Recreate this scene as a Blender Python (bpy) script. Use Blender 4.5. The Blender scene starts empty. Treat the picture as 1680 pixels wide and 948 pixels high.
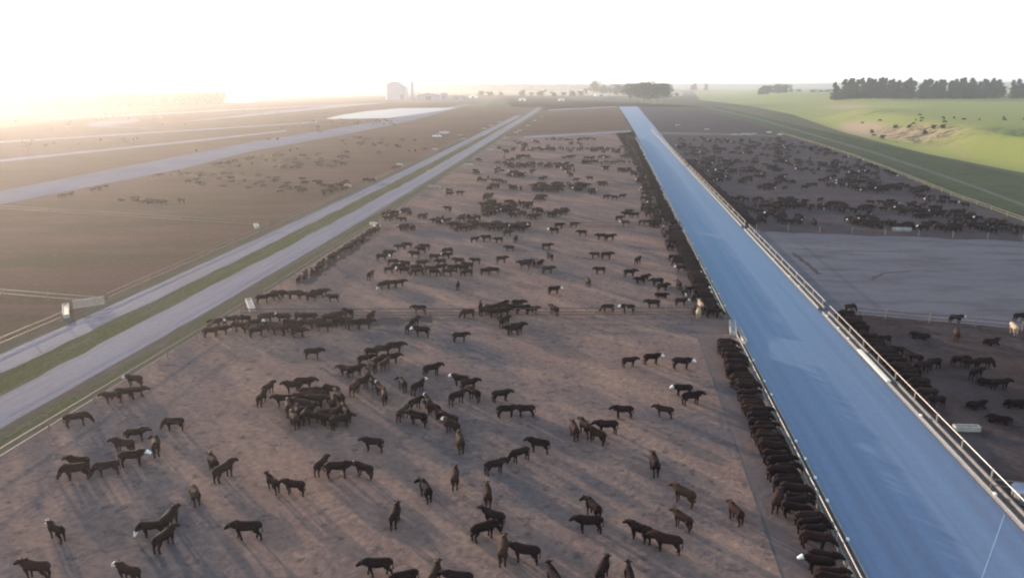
import bpy, bmesh, math, random
from mathutils import Vector, Matrix
R = math.radians
rnd = random.Random(7)
S = bpy.context.scene
COL = S.collection

# ------------------------------------------------------------------ camera frame (photo 1680x948)
F, H, HY, VX = 1200., 30., 138., 998.
PIT = math.atan((474-HY)/F); SP, CP = math.sin(PIT), math.cos(PIT)
YAW = math.atan((VX-840)/(F*CP+(474-HY)*SP))
CY, SY = math.cos(YAW), math.sin(YAW)
def G(x, y, z=0.):
    """survey: photo pixel -> world x, y at height z"""
    yc = y-474; xc = x-840
    t = (H-z)/(F*SP+yc*CP)
    r, f = xc*t, (F*CP-yc*SP)*t
    return (r*CY-f*SY, r*SY+f*CY)
def P(x, y, z):
    """world -> photo pixel"""
    r = x*CY+y*SY; f = -x*SY+y*CY
    dz = z-H
    d = f*CP-dz*SP; u = f*SP+dz*CP
    return (840+F*r/d, 474-F*u/d, d)

# ------------------------------------------------------------------ helpers
def ordw(n):
    o=['','first','second','third','fourth','fifth','sixth','seventh','eighth','ninth','tenth','eleventh','twelfth','thirteenth','fourteenth','fifteenth','sixteenth','seventeenth','eighteenth','nineteenth','twentieth']
    if n<=20: return o[n]
    tens={2:'twenty',3:'thirty',4:'forty',5:'fifty',6:'sixty',7:'seventy',8:'eighty',9:'ninety'}
    if n%10==0: return tens[n//10][:-1]+'ieth'
    return tens[n//10]+'-'+o[n%10]
def tag(o, label=None, cat=None, group=None, kind=None):
    if label: o['label'] = label
    if cat: o['category'] = cat
    if group: o['group'] = group
    if kind: o['kind'] = kind
    return o
def link(o, parent=None):
    COL.objects.link(o)
    if parent: o.parent = parent
    return o
def empty(name, loc=(0,0,0), rz=0):
    o = bpy.data.objects.new(name, None); o.location = loc; o.rotation_euler.z = rz
    o.empty_display_size = .5
    return link(o)
def mesh_obj(name, vs, fs, mats, parent=None, smooth=False, mi=None):
    me = bpy.data.meshes.new(name); me.from_pydata(vs, [], fs)
    for m in (mats if isinstance(mats, (list, tuple)) else [mats]): me.materials.append(m)
    if mi: me.polygons.foreach_set('material_index', mi)
    if smooth: me.polygons.foreach_set('use_smooth', [True]*len(me.polygons))
    me.update()
    return link(bpy.data.objects.new(name, me), parent)
class MB:
    def __init__(s): s.v=[]; s.f=[]
    def box(s, x0,y0,z0,x1,y1,z1):
        n=len(s.v); s.v += [(x0,y0,z0),(x1,y0,z0),(x1,y1,z0),(x0,y1,z0),(x0,y0,z1),(x1,y0,z1),(x1,y1,z1),(x0,y1,z1)]
        s.f += [(n,n+3,n+2,n+1),(n+4,n+5,n+6,n+7),(n,n+1,n+5,n+4),(n+1,n+2,n+6,n+5),(n+2,n+3,n+7,n+6),(n+3,n,n+4,n+7)]
        return s
    def prism(s, prof, y0, y1):      # profile in x,z extruded along y
        n=len(s.v); k=len(prof)
        for y in (y0,y1): s.v += [(a,y,b) for a,b in prof]
        for i in range(k): j=(i+1)%k; s.f.append((n+i,n+j,n+k+j,n+k+i))
        s.f += [tuple(range(n+k-1,n-1,-1)), tuple(range(n+k,n+2*k))]
        return s
    def tube(s, pts, rad, seg=8, rad2=None, cap=True):
        """pts list of 3-vectors; rad list or number (side), rad2 (up)"""
        pts=[Vector(p) for p in pts]; k=len(pts)
        ra = rad if isinstance(rad,(list,tuple)) else [rad]*k
        rb = rad2 if rad2 else ra
        n=len(s.v)
        for i,p in enumerate(pts):
            t=(pts[min(i+1,k-1)]-pts[max(i-1,0)]).normalized()
            if i==0:
                ref=Vector((0,0,1)) if abs(t.z)<.93 else Vector((1,0,0))
                side=t.cross(ref).normalized()
            else: side=(side-t*side.dot(t)).normalized()
            up=side.cross(t).normalized()
            for q in range(seg):
                a=2*math.pi*q/seg
                s.v.append(tuple(p+side*math.cos(a)*ra[i]+up*math.sin(a)*rb[i]))
        for i in range(k-1):
            for q in range(seg):
                r_=(q+1)%seg
                s.f.append((n+i*seg+q, n+i*seg+r_, n+(i+1)*seg+r_, n+(i+1)*seg+q))
        if cap:
            s.f.append(tuple(n+q for q in range(seg-1,-1,-1)))
            s.f.append(tuple(n+(k-1)*seg+q for q in range(seg)))
        return s
    def build(s, name, mats, parent=None, smooth=False): return mesh_obj(name, s.v, s.f, mats, parent, smooth)

# ------------------------------------------------------------------ materials
def newmat(name):
    m=bpy.data.materials.new(name); m.use_nodes=True
    nt=m.node_tree; b=nt.nodes['Principled BSDF']
    return m, nt, b
def N(nt, t, **kw):
    n=nt.nodes.new(t)
    for k,v in kw.items():
        if k.startswith('i_'):
            n.inputs[k[2:].replace('_',' ')].default_value=v
        else: setattr(n,k,v)
    return n
def noise_fac(nt, scale, stretch=(1,1,1), rot=0., detail=4, rough=.55, lo=.35, hi=.65, dist=0.):
    g=N(nt,'ShaderNodeNewGeometry')
    mp=N(nt,'ShaderNodeMapping'); mp.vector_type='TEXTURE' if rot else 'POINT'; mp.inputs['Scale'].default_value=stretch; mp.inputs['Rotation'].default_value=(0,0,rot)
    no=N(nt,'ShaderNodeTexNoise'); no.inputs['Scale'].default_value=scale; no.inputs['Detail'].default_value=detail
    no.inputs['Roughness'].default_value=rough; no.inputs['Distortion'].default_value=dist
    nt.links.new(g.outputs['Position'],mp.inputs['Vector']); nt.links.new(mp.outputs[0],no.inputs['Vector'])
    mr=N(nt,'ShaderNodeMapRange'); mr.inputs['From Min'].default_value=lo; mr.inputs['From Max'].default_value=hi
    nt.links.new(no.outputs['Fac'],mr.inputs['Value'])
    return mr.outputs[0], no.outputs['Fac']
def mixc(nt, fac, a, b):
    m=N(nt,'ShaderNodeMix'); m.data_type='RGBA'
    if isinstance(fac,float): m.inputs[0].default_value=fac
    else: nt.links.new(fac,m.inputs[0])
    for s,v in ((6,a),(7,b)):
        if isinstance(v,tuple): m.inputs[s].default_value=(*v,1)
        else: nt.links.new(v,m.inputs[s])
    return m.outputs[2]
def ground_mat(name, c1, c2, c3=None, s1=.05, s2=.35, stretch=(1,1,1), rot=0., rough=1., bump=.3, bscale=2.2, spec=.0, fine=.12, dist=0., bd=.12, spots=0.):
    m,nt,b=newmat(name)
    f1,_=noise_fac(nt,s1,stretch,rot,5,.6,dist=dist)
    c=mixc(nt,f1,c1,c2)
    if c3:
        f2,_=noise_fac(nt,s2,stretch,rot,5,.65,.48,.7)
        c=mixc(nt,f2,c,c3)
    if spots:
        f5,_=noise_fac(nt,.75,(1,1,1),0,5,.72,.555,.64)
        sp_=N(nt,'ShaderNodeMath',operation='MULTIPLY'); nt.links.new(f5,sp_.inputs[0]); sp_.inputs[1].default_value=spots
        c=mixc(nt,sp_.outputs[0],c,tuple(x*.55 for x in c2))
    f3,_=noise_fac(nt,bscale,(1,1,1),0,6,.65,.3,.7)
    dk=N(nt,'ShaderNodeMix'); dk.data_type='RGBA'; dk.blend_type='MULTIPLY'; dk.inputs[0].default_value=1.
    v=N(nt,'ShaderNodeMapRange'); v.inputs['To Min'].default_value=1-fine; v.inputs['To Max'].default_value=1+fine
    nt.links.new(f3,v.inputs['Value'])
    nt.links.new(c,dk.inputs[6]); nt.links.new(v.outputs[0],dk.inputs[7])
    nt.links.new(dk.outputs[2],b.inputs['Base Color'])
    b.inputs['Roughness'].default_value=rough; b.inputs['Specular IOR Level'].default_value=spec
    if bump>0:
        bp=N(nt,'ShaderNodeBump'); bp.inputs['Strength'].default_value=bump; bp.inputs['Distance'].default_value=bd
        nt.links.new(f3,bp.inputs['Height']); nt.links.new(bp.outputs[0],b.inputs['Normal'])
    return m
def flat_mat(name, c, rough=.6, metal=0., spec=.5, var=.15, vs=3., sheen=0.):
    m,nt,b=newmat(name)
    f,_=noise_fac(nt,vs,(1,1,1),0,4,.6,.3,.7)
    b.inputs['Roughness'].default_value=rough; b.inputs['Metallic'].default_value=metal; b.inputs['Specular IOR Level'].default_value=spec
    nt.links.new(mixc(nt,f,tuple(x*(1-var) for x in c),tuple(min(1,x*(1+var)) for x in c)),b.inputs['Base Color'])
    if sheen: b.inputs['Sheen Weight'].default_value=sheen
    return m
def coat_mat(name, c):
    m,nt,b=newmat(name)
    tc=N(nt,'ShaderNodeTexCoord'); no=N(nt,'ShaderNodeTexNoise'); no.inputs['Scale'].default_value=2.2; no.inputs['Detail'].default_value=4
    nt.links.new(tc.outputs['Object'],no.inputs['Vector'])
    oi=N(nt,'ShaderNodeObjectInfo')
    c_=mixc(nt,no.outputs['Fac'],tuple(x*.6 for x in c),tuple(x*1.5 for x in c))
    hs=N(nt,'ShaderNodeHueSaturation'); mr=N(nt,'ShaderNodeMapRange'); mr.inputs['To Min'].default_value=.6; mr.inputs['To Max'].default_value=1.25
    nt.links.new(oi.outputs['Random'],mr.inputs['Value']); nt.links.new(mr.outputs[0],hs.inputs['Value']); nt.links.new(c_,hs.inputs['Color'])
    nt.links.new(hs.outputs[0],b.inputs['Base Color'])
    b.inputs['Roughness'].default_value=.8; b.inputs['Specular IOR Level'].default_value=.05
    pass
    return m
M={}
GR=R(-15)
M['pen']=ground_mat('pen_dirt_shadow_streaks',(.215,.138,.112),(.092,.084,.092),(.255,.168,.132),.06,.2,(2.6,.8,1),R(-43),bump=.5,bscale=1.7,fine=.24,dist=.25,spots=.6)  # dirt tones, with long cattle shadows painted as grey streaks away from the sun
M['pen_dark']=ground_mat('pen_shaded_wet_dirt',(.055,.036,.034),(.075,.060,.062),(.045,.03,.028),.05,.3,(1,1,1),0,bump=.5,bscale=1.4,fine=.2)  # wet ground, with shadow darkening painted into the colour
M['pen_mid']=ground_mat('pen_trodden_dirt',(.070,.057,.064),(.088,.070,.072),(.052,.042,.048),.04,.2,(1,1,1),0,bump=.5,bscale=1.2,fine=.2)
M['pen_left']=ground_mat('pen_old_dirt',(.118,.072,.060),(.082,.064,.042),(.135,.080,.068),.022,.08,(2.2,.7,1),R(8),bump=.4,bscale=1.,fine=.15,dist=.8)
M['pen_scraped']=ground_mat('scraped_clay',(.112,.108,.128),(.134,.128,.142),(.082,.076,.084),.05,.16,(2.2,.6,1),R(3),bump=.2,bscale=.7,fine=.06,rough=.8,dist=.5)
M['apron']=ground_mat('feeding_apron',(.15,.104,.092),(.095,.086,.095),(.17,.115,.098),.08,.3,(1,1,1),0,bump=.3,bscale=1.6)
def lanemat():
    m,nt,b=newmat('lane_concrete_sky_tint')
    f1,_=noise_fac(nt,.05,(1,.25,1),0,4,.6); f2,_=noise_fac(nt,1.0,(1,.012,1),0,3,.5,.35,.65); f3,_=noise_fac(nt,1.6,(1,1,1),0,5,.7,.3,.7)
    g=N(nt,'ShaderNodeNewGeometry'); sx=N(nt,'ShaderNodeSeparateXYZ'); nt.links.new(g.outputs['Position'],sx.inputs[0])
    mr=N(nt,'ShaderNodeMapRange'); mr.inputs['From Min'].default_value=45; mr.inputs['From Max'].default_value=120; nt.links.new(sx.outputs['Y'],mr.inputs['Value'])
    near=mixc(nt,f1,(.132,.162,.245),(.118,.156,.245)); far=mixc(nt,f1,(.092,.180,.280),(.105,.180,.272))  # sky reflection painted into the concrete's blue, shifting with distance
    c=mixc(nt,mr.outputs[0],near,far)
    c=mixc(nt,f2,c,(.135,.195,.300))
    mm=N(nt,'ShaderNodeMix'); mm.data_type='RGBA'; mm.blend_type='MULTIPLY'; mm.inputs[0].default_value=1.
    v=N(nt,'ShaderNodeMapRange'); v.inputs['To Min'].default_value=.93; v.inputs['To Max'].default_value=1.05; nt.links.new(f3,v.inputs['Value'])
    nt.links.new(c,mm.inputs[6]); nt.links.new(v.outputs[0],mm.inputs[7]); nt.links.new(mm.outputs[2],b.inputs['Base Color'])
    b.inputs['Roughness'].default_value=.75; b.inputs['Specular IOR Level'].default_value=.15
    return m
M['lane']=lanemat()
M['joint']=flat_mat('joint_sealant',(.24,.32,.42),.6)
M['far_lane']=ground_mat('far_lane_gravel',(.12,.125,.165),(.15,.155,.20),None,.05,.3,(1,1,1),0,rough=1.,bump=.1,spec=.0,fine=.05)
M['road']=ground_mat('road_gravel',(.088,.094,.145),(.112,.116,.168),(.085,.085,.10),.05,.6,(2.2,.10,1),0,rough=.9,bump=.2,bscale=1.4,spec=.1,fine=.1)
M['track']=ground_mat('pale_track',(.23,.22,.26),(.19,.185,.215),None,.3,.3,(1,.1,1),0,rough=.8,bump=.2)
M['shoulder']=ground_mat('road_shoulder',(.098,.076,.066),(.085,.086,.056),(.125,.10,.086),.12,.5,(1.8,.12,1),0,bump=.4,bscale=1.2)
M['verge']=ground_mat('verge_grass',(.075,.080,.036),(.090,.086,.050),(.11,.10,.085),.12,.5,(1.6,.14,1),0,bump=.8,bscale=2.4,fine=.3)
M['grass']=ground_mat('pasture_grass',(.145,.205,.085),(.165,.20,.10),(.18,.20,.12),.012,.05,(1,1,1),0,bump=.6,bscale=.8,fine=.12)
M['hillgrass']=None
M['dgrass']=ground_mat('rough_grass',(.070,.080,.050),(.085,.092,.056),(.058,.065,.045),.03,.12,(1,1,1),0,bump=.8,bscale=.9,fine=.2)
M['field']=ground_mat('dry_field',(.34,.28,.17),(.26,.22,.14),None,.004,.02,bump=0,fine=.05)
M['farland']=ground_mat('far_plain',(.10,.095,.065),(.14,.125,.08),(.075,.09,.055),.0022,.006,(1,.5,1),bump=0,fine=.1)
M['hill']=ground_mat('distant_hill',(.12,.125,.10),(.17,.16,.12),None,.001,.003,bump=0)
M['trackgrass']=ground_mat('grassy_track',(.125,.13,.115),(.105,.11,.085),None,.05,.3,bump=.2)
M['concrete']=flat_mat('trough_concrete',(.13,.125,.125),.75,var=.25,vs=1.5)
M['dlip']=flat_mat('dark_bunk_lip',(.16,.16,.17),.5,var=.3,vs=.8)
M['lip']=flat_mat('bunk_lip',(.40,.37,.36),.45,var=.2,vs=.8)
M['pale']=flat_mat('sunlit_concrete',(.80,.74,.62),.6,var=.08)  # sunlight on the coping painted as a cream colour
M['tconc']=flat_mat('worn_trough_concrete',(.34,.31,.27),.85,var=.35,vs=1.2)
M['feed']=flat_mat('silage',(.10,.075,.055),.95,var=.4,vs=4)
M['steel']=flat_mat('galvanised_pipe',(.36,.33,.31),.42,.35,var=.15)
M['rust']=flat_mat('weathered_pipe',(.15,.11,.09),.6,.2,var=.3)
M['wood']=flat_mat('fence_timber',(.20,.15,.12),.85,var=.3)
M['dkwood']=flat_mat('dark_fence_rail',(.075,.05,.045),.9,var=.3)
M['white']=flat_mat('white_paint',(.78,.77,.74),.5,var=.06)
M['shedwall']=flat_mat('shed_cladding',(.17,.19,.28),.55,var=.06,vs=.4)
M['shedlit']=flat_mat('white_and_sunlit_cladding',(.86,.86,.84),.4,var=.03)  # white sheds, and the painted sunlit end of the mill
M['roof']=flat_mat('pale_roofing',(.34,.34,.37),.6,.0,var=.08)
M['door']=flat_mat('dark_opening',(.06,.065,.07),.8)
M['glass']=flat_mat('dark_glass',(.02,.025,.03),.1)
M['tyre']=flat_mat('rubber',(.02,.02,.02),.9)
M['bark']=flat_mat('bark',(.11,.085,.065),.9,var=.3)
M['blkcrack']=flat_mat('cable',(.05,.05,.055),.9)
M['bale']=flat_mat('hay',(.30,.24,.15),.95,var=.3)
def leaf_mat(name,c,c2):
    m,nt,b=newmat(name)
    f,_=noise_fac(nt,.35,(1,1,1),0,3,.6,.35,.65)
    nt.links.new(mixc(nt,f,c,c2),b.inputs['Base Color']); b.inputs['Roughness'].default_value=.8; b.inputs['Specular IOR Level'].default_value=.2
    return m
M['leaf_dark']=leaf_mat('pine_foliage',(.028,.042,.030),(.055,.070,.045))
M['leaf_mid']=leaf_mat('broadleaf_foliage',(.05,.075,.035),(.08,.10,.05))
M['leaf_hedge']=leaf_mat('hedge_foliage',(.10,.09,.06),(.13,.115,.07))
def water():
    m,nt,b=newmat('still_water')
    b.inputs['Base Color'].default_value=(.10,.11,.13,1); b.inputs['Roughness'].default_value=.42; b.inputs['Specular IOR Level'].default_value=.3
    b.inputs['IOR'].default_value=1.33
    return m
M['water']=water()

# ------------------------------------------------------------------ world, sun
SUN_AZ = R(40.5)+YAW      # left of +Y
SUN_EL = R(6.5)
w=bpy.data.worlds.new("World"); S.world=w; w.use_nodes=True
nt=w.node_tree; bg=nt.nodes['Background']
sky=nt.nodes.new('ShaderNodeTexSky'); sky.sky_type='NISHITA'; sky.sun_disc=False
sky.sun_elevation=SUN_EL; sky.sun_rotation=-SUN_AZ; sky.air_density=1.0; sky.dust_density=1.5; sky.ozone_density=2.0
# uneven white veil added to whiten the low sky, dimmed overhead to cut ambient
tc=nt.nodes.new('ShaderNodeTexCoord'); mp_=nt.nodes.new('ShaderNodeMapping'); mp_.inputs['Scale'].default_value=(1,1,5)
cn=nt.nodes.new('ShaderNodeTexNoise'); cn.inputs['Scale'].default_value=1.6; cn.inputs['Detail'].default_value=4
nt.links.new(tc.outputs['Generated'],mp_.inputs[0]); nt.links.new(mp_.outputs[0],cn.inputs['Vector'])
cr=nt.nodes.new('ShaderNodeMapRange'); cr.inputs['From Min'].default_value=.3; cr.inputs['From Max'].default_value=.7; cr.inputs['To Min'].default_value=3.0; cr.inputs['To Max'].default_value=4.0
nt.links.new(cn.outputs['Fac'],cr.inputs['Value'])
sx=nt.nodes.new('ShaderNodeSeparateXYZ'); nt.links.new(tc.outputs['Generated'],sx.inputs[0])
hr=nt.nodes.new('ShaderNodeMapRange'); hr.inputs['From Min'].default_value=0; hr.inputs['From Max'].default_value=.5; hr.inputs['To Min'].default_value=1.9; hr.inputs['To Max'].default_value=.55; hr.interpolation_type='SMOOTHSTEP'
nt.links.new(sx.outputs['Z'],hr.inputs['Value'])
mu=nt.nodes.new('ShaderNodeMath'); mu.operation='MULTIPLY'; nt.links.new(cr.outputs[0],mu.inputs[0]); nt.links.new(hr.outputs[0],mu.inputs[1]); cr=mu
vm=nt.nodes.new('ShaderNodeVectorMath'); vm.operation='SCALE'; vm.inputs[0].default_value=(.80,.93,1.05); nt.links.new(cr.outputs[0],vm.inputs['Scale'])
va=nt.nodes.new('ShaderNodeVectorMath'); va.operation='ADD'; nt.links.new(vm.outputs[0],va.inputs[0]); nt.links.new(sky.outputs[0],va.inputs[1])
nt.links.new(va.outputs[0],bg.inputs[0]); bg.inputs[1].default_value=.12
sd=bpy.data.lights.new('sun','SUN'); sd.energy=4.5; sd.angle=R(.9); sd.color=(1,.78,.59)
so=link(bpy.data.objects.new('sun',sd))
d=Vector((-math.sin(SUN_AZ)*math.cos(SUN_EL), math.cos(SUN_AZ)*math.cos(SUN_EL), math.sin(SUN_EL)))
so.rotation_euler=d.to_track_quat('Z','Y').to_euler()
S.view_settings.view_transform='Standard'; S.view_settings.look='None'; S.view_settings.exposure=1.14; S.view_settings.gamma=1

cam=bpy.data.cameras.new('camera'); co=link(bpy.data.objects.new('camera',cam)); S.camera=co
cam.sensor_width=36; cam.lens=36*F/1680; cam.clip_end=60000; cam.clip_start=.5
co.location=(0,0,H); co.rotation_euler=(R(90)-PIT,0,YAW)

# haze
hz=MB().box(-17000,-17000,-1,17000,17000,66).build('haze',None or M['white'])
hm=bpy.data.materials.new('haze_air'); hm.use_nodes=True
hn=hm.node_tree; hn.nodes.clear(); ho=hn.nodes.new('ShaderNodeOutputMaterial'); hv=hn.nodes.new('ShaderNodeVolumePrincipled')
hv.inputs['Color'].default_value=(.74,.745,.77,1); hv.inputs['Density'].default_value=.00023; hv.inputs['Anisotropy'].default_value=.67
hn.links.new(hv.outputs[0],ho.inputs['Volume'])
hz.data.materials.clear(); hz.data.materials.append(hm); tag(hz,kind='stuff')
hz.visible_shadow=True
S.cycles.volume_bounces=2; S.cycles.max_bounces=6; S.cycles.use_denoising=True
S.cycles.volume_step_rate=1
S.cycles.pixel_filter_type='BLACKMAN_HARRIS'; S.cycles.filter_width=2.1

# ------------------------------------------------------------------ ground
def patch(name, pts, mat, z, px=True, sub=0):
    q=[G(*p) if px else p for p in pts]
    o=mesh_obj(name,[(a,b,z) for a,b in q],[tuple(range(len(q)))],M[mat])
    # keep it facing up
    if o.data.polygons[0].normal.z<0: o.data.flip_normals()
    return tag(o,kind='structure')
def DX(y):   # the left hand pens bear away slowly with distance
    T=((0,0),(92,0),(152,-1.0),(215,-2.6),(281,-4.6),(434,-10.1),(735,-20.6),(1100,-36))
    for (a,b),(c,e) in zip(T,T[1:]):
        if y<=c: return b+(e-b)*(y-a)/(c-a)
    return T[-1][1]
YS=[8,30,60,92,120,152,180,215,250,281,350,434,560,735,1000]
def strip(name, xa, xb, mat, z, ys=YS, drift=True, jit=0):
    v=[];f=[]
    for i,y in enumerate(ys):
        d_=DX(y) if drift else 0
        v+=[(xa+d_+rnd.uniform(-jit,jit),y,z),(xb+d_+rnd.uniform(-jit,jit),y,z)]
    for i in range(len(ys)-1): f.append((2*i,2*i+1,2*i+3,2*i+2))
    return tag(mesh_obj(name,v,f,M[mat]),kind='structure')
E_=15500
tag(mesh_obj('ground',[(-E_,-600,0),(E_,-600,0),(E_,E_,0),(-E_,E_,0)],[(0,1,2,3)],M['farland']),kind='structure')
# green belt in the middle distance, right hand flats
patch('field',[(780,186),(1000,176),(1180,176),(1680,290),(1680,640),(1360,640),(1180,250),(1050,176),(1050,158),(820,158)],'dgrass',.02)
patch('field',[(-300,160),(430,146),(640,146),(640,157),(300,168),(-300,190)],'field',.02)
patch('field',[(690,156),(1120,158),(1120,151),(690,149)],'field',.025)
# pens
patch('pen_ground',[(-700,600),(-700,235),(-40,215),(420,168),(640,168),(770,170),(560,230),(0,345)],'pen_left',.024)
strip('pen_ground',-155,-71,'pen_left',.03,ys=[8,60,92,152,215,281,434,560,735,1000])
strip('pen_ground',-54,17,'pen',.034,ys=[8,60,92,152,215,281,434,500]).name='pen_ground'
def quad_w(name,pts,mat,z): return patch(name,pts,mat,z,px=False)
quad_w('pen_ground',[(-62,434),(17,498),(16,700),(15.3,1051),(-83,880),(-72,735)],'pen_left',.036)
quad_w('pen_ground',[(29.7,8),(29.7,99),(60,93),(95,93),(95,8)],'pen_dark',.034)
quad_w('pen_ground',[(29.7,99),(29.7,160),(33.5,158.8),(83,154.3),(125,152),(110,93),(52.8,94.4)],'pen_scraped',.038)
RT=[G(*p) for p in [(1720,378),(1680,366),(1560,322),(1480,289),(1400,258),(1340,238),(1280,220)]]
quad_w('pen_ground',[(29.7,160),(29.8,270),G(1130,280),G(1085,222)]+RT[::-1]+[(110,152.6),(83,154.3),(33.5,158.8)],'pen_mid',.036)
patch('pen_ground',[(1085,222),(1280,222),(1260,212),(1220,198),(1150,182),(1045,176)],'pen_mid',.037)
patch('farm_lane',[(1083,217),(1240,220),(1290,225),(1240,223),(1086,221)],'trackgrass',.041)
# feeding lane with true measured edges
lp=[(17.2,8),(17.2,42),(17.2,90),(17.1,143),(17.2,240),(17.3,328)]+[G(1042,218),G(1026,192),G(1015,175)]
rp=[(29.7,8),(29.7,48),(29.7,75),(29.7,139),(29.8,200),(29.9,271)]+[G(1086,222),G(1066,199),G(1046,175)]
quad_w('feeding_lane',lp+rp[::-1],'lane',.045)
quad_w('lane_joint',[(29.5,50.6),(29.5,50.75),(23.9,42.17),(23.9,42.05)],'joint',.05)
# apron and its edge groove
strip('feeding_apron',12.0,16.2,'apron',.039,ys=[8,60,97,152,434],drift=False)
mesh_obj('apron_groove',[(11.9,8,.043),(12.1,8,.043),(12.1,97,.043),(11.9,97,.043)],[(0,1,2,3)],M['blkcrack'])['kind']='structure'
# left road
strip('road_shoulder',-71,-49.6,'shoulder',.040)
YF=[8]+[20+3.5*i for i in range(120)]
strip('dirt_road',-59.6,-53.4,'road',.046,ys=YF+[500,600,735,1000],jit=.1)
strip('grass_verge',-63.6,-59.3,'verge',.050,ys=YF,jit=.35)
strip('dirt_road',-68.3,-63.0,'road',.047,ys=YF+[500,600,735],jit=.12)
strip('grass_verge',-51.9,-50.9,'verge',.051,ys=YF,jit=.5)
strip('wheel_rut',-54.95,-54.5,'track',.055,ys=YF,jit=.07)
strip('wheel_rut',-67.3,-66.8,'track',.055,ys=YF,jit=.08)
def ragged(name,pa,pb,wd,mat,z,n=26,seed=1):
    r_=random.Random(seed); a=Vector(pa); b=Vector(pb); t=(b-a).normalized(); nn=Vector((-t.y,t.x)); v=[];f=[]
    for i in range(n+1):
        c=a+(b-a)*(i/n); v+=[(*(c+nn*wd*r_.uniform(.2,1)),z),(*(c-nn*wd*r_.uniform(.2,1)),z)]
    for i in range(n): f.append((2*i,2*i+1,2*i+3,2*i+2))
    return tag(mesh_obj(name,v,f,M[mat]),kind='structure')
ragged('trodden_soil',(33,158.6),(112,152.6),2.2,'pen_mid',.042,seed=2)
ragged('trodden_soil',(31,98.5),(54,94.4),1.6,'pen_dark',.042,seed=3)
ragged('trodden_soil',(54,94.4),(95,93.6),1.6,'pen_dark',.042,seed=4)
ragged('trodden_soil',G(1428,460),G(1448,449),.5,'pen_mid',.042,n=8,seed=8)
ragged('trodden_soil',G(1446,449),G(1495,445),.45,'pen_mid',.043,n=12,seed=9)
ragged('trodden_soil',G(1300,415),G(1345,450),.6,'pen_mid',.042,n=12,seed=10)
ragged('trodden_soil',(-46,105),(-47,140),1.4,'pen_mid',.042,seed=5)
ragged('trodden_soil',(-45,84),(-22,90),2.0,'pen_mid',.042,seed=6)
for i,q in enumerate([[(0,262),(300,232),(470,214),(470,216),(300,235),(0,266)],[(0,232),(330,212),(520,200),(520,201.5),(330,214),(0,235)],[(60,196),(420,178),(600,170),(600,171),(420,179.5),(60,198)]]): patch('farm_lane',q,'track',.05+.001*i)
# far lane on the left, and far water
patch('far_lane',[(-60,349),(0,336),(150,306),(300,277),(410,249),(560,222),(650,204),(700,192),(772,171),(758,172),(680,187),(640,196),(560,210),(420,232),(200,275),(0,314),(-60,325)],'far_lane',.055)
patch('farm_lane',[(640,168),(560,172),(420,186),(300,200),(420,190),(560,176)],'track',.05)
patch('pond',[(530,196),(560,189),(600,183),(655,178),(748,177),(735,180),(690,187),(640,194),(590,195)],'water',.06)
patch('pond',[(345,166),(380,162),(425,164),(415,168),(370,168)],'water',.06)
patch('pond',[(135,206),(160,200),(230,196),(228,200),(175,207),(255,210),(240,212),(160,209)],'far_lane',.06)
patch('farm_lane',[(860,224),(1035,214),(1035,217),(860,227)],'track',.041)
patch('farm_lane',[(900,180),(1012,174.5),(1012,176),(900,182)],'track',.041)
# right hand track
patch('farm_lane',[(1150,176),(1240,196),(1330,222),(1433,252),(1513,279),(1600,309),(1720,355),(1720,349),(1600,305),(1513,275),(1433,249),(1330,219),(1240,193),(1160,175)],'trackgrass',.05)
# distant hills
def ridge(x0,x1,y,hgt,seed,name='hills'):
    r_=random.Random(seed); n=60; v=[];f=[]
    ph=[r_.uniform(0,6) for _ in range(4)]
    for i in range(n+1):
        t=i/n; x=x0+(x1-x0)*t
        h=hgt*(.55+.2*math.sin(t*5+ph[0])+.15*math.sin(t*13+ph[1])+.08*math.sin(t*31+ph[2]))*min(1,8*t,8*(1-t))
        v+=[(x,y-900,0),(x,y-350,h*.6),(x,y,h),(x,y+900,0)]
    for i in range(n):
        for k in range(3): a=4*i+k; f.append((a,a+4,a+5,a+1))
    return tag(mesh_obj(name,v,f,M['hill'],smooth=True),kind='structure')
ridge(-9000,-500,6200,44,1); ridge(-2500,4500,5600,46,2); ridge(800,9000,5000,58,3); ridge(-12000,15000,9500,63,4)

# ------------------------------------------------------------------ hillside on the right
foot=[G(*p) for p in [(1720,291),(1680,284),(1624,273),(1513,251),(1433,231),(1385,218),(1345,204),(1300,188),(1240,176),(1190,169),(1150,165)]]
foot.sort(key=lambda q:q[1])
def fx(y):
    if y<=foot[0][1]: 
        (x0,y0),(x1,y1)=foot[0],foot[1]
        return x0+(y-y0)*(x1-x0)/(y1-y0)*.5
    for (x0,y0),(x1,y1) in zip(foot,foot[1:]):
        if y<=y1: return x0+(x1-x0)*(y-y0)/(y1-y0)
    return foot[-1][0]+(y-foot[-1][1])*.1
def sm(t): t=max(0,min(1,t)); return t*t*(3-2*t)
from mathutils import noise as mn
def hill_h(x,y):
    u=x-fx(y)
    W=26+.045*y
    if y>700: W=W*2.2
    h=10*sm(u/W)
    # gullies and scarps
    k=math.exp(-((y-440)/60)**2)*math.exp(-((u-22)/15)**2)
    g=mn.noise(Vector((x*.035+y*.012,y*.03-x*.01,3.1)))
    h-=1.5*k*(.4+abs(g)*3)
    g2=mn.noise(Vector((x*.02,y*.008,7.7)))
    h+= .8*g2*sm(u/30)
    # dark gully beyond the crest
    h-=3.5*sm((u-30)/14)*sm((400-y)/60)*sm((160-u)/40)
    if u>0: h=max(h,.03+.035*u*(1 if u<20 else 20/u))
    if u<0: h=min(h,0)-.25*min(1,-u/4)
    return h
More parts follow.
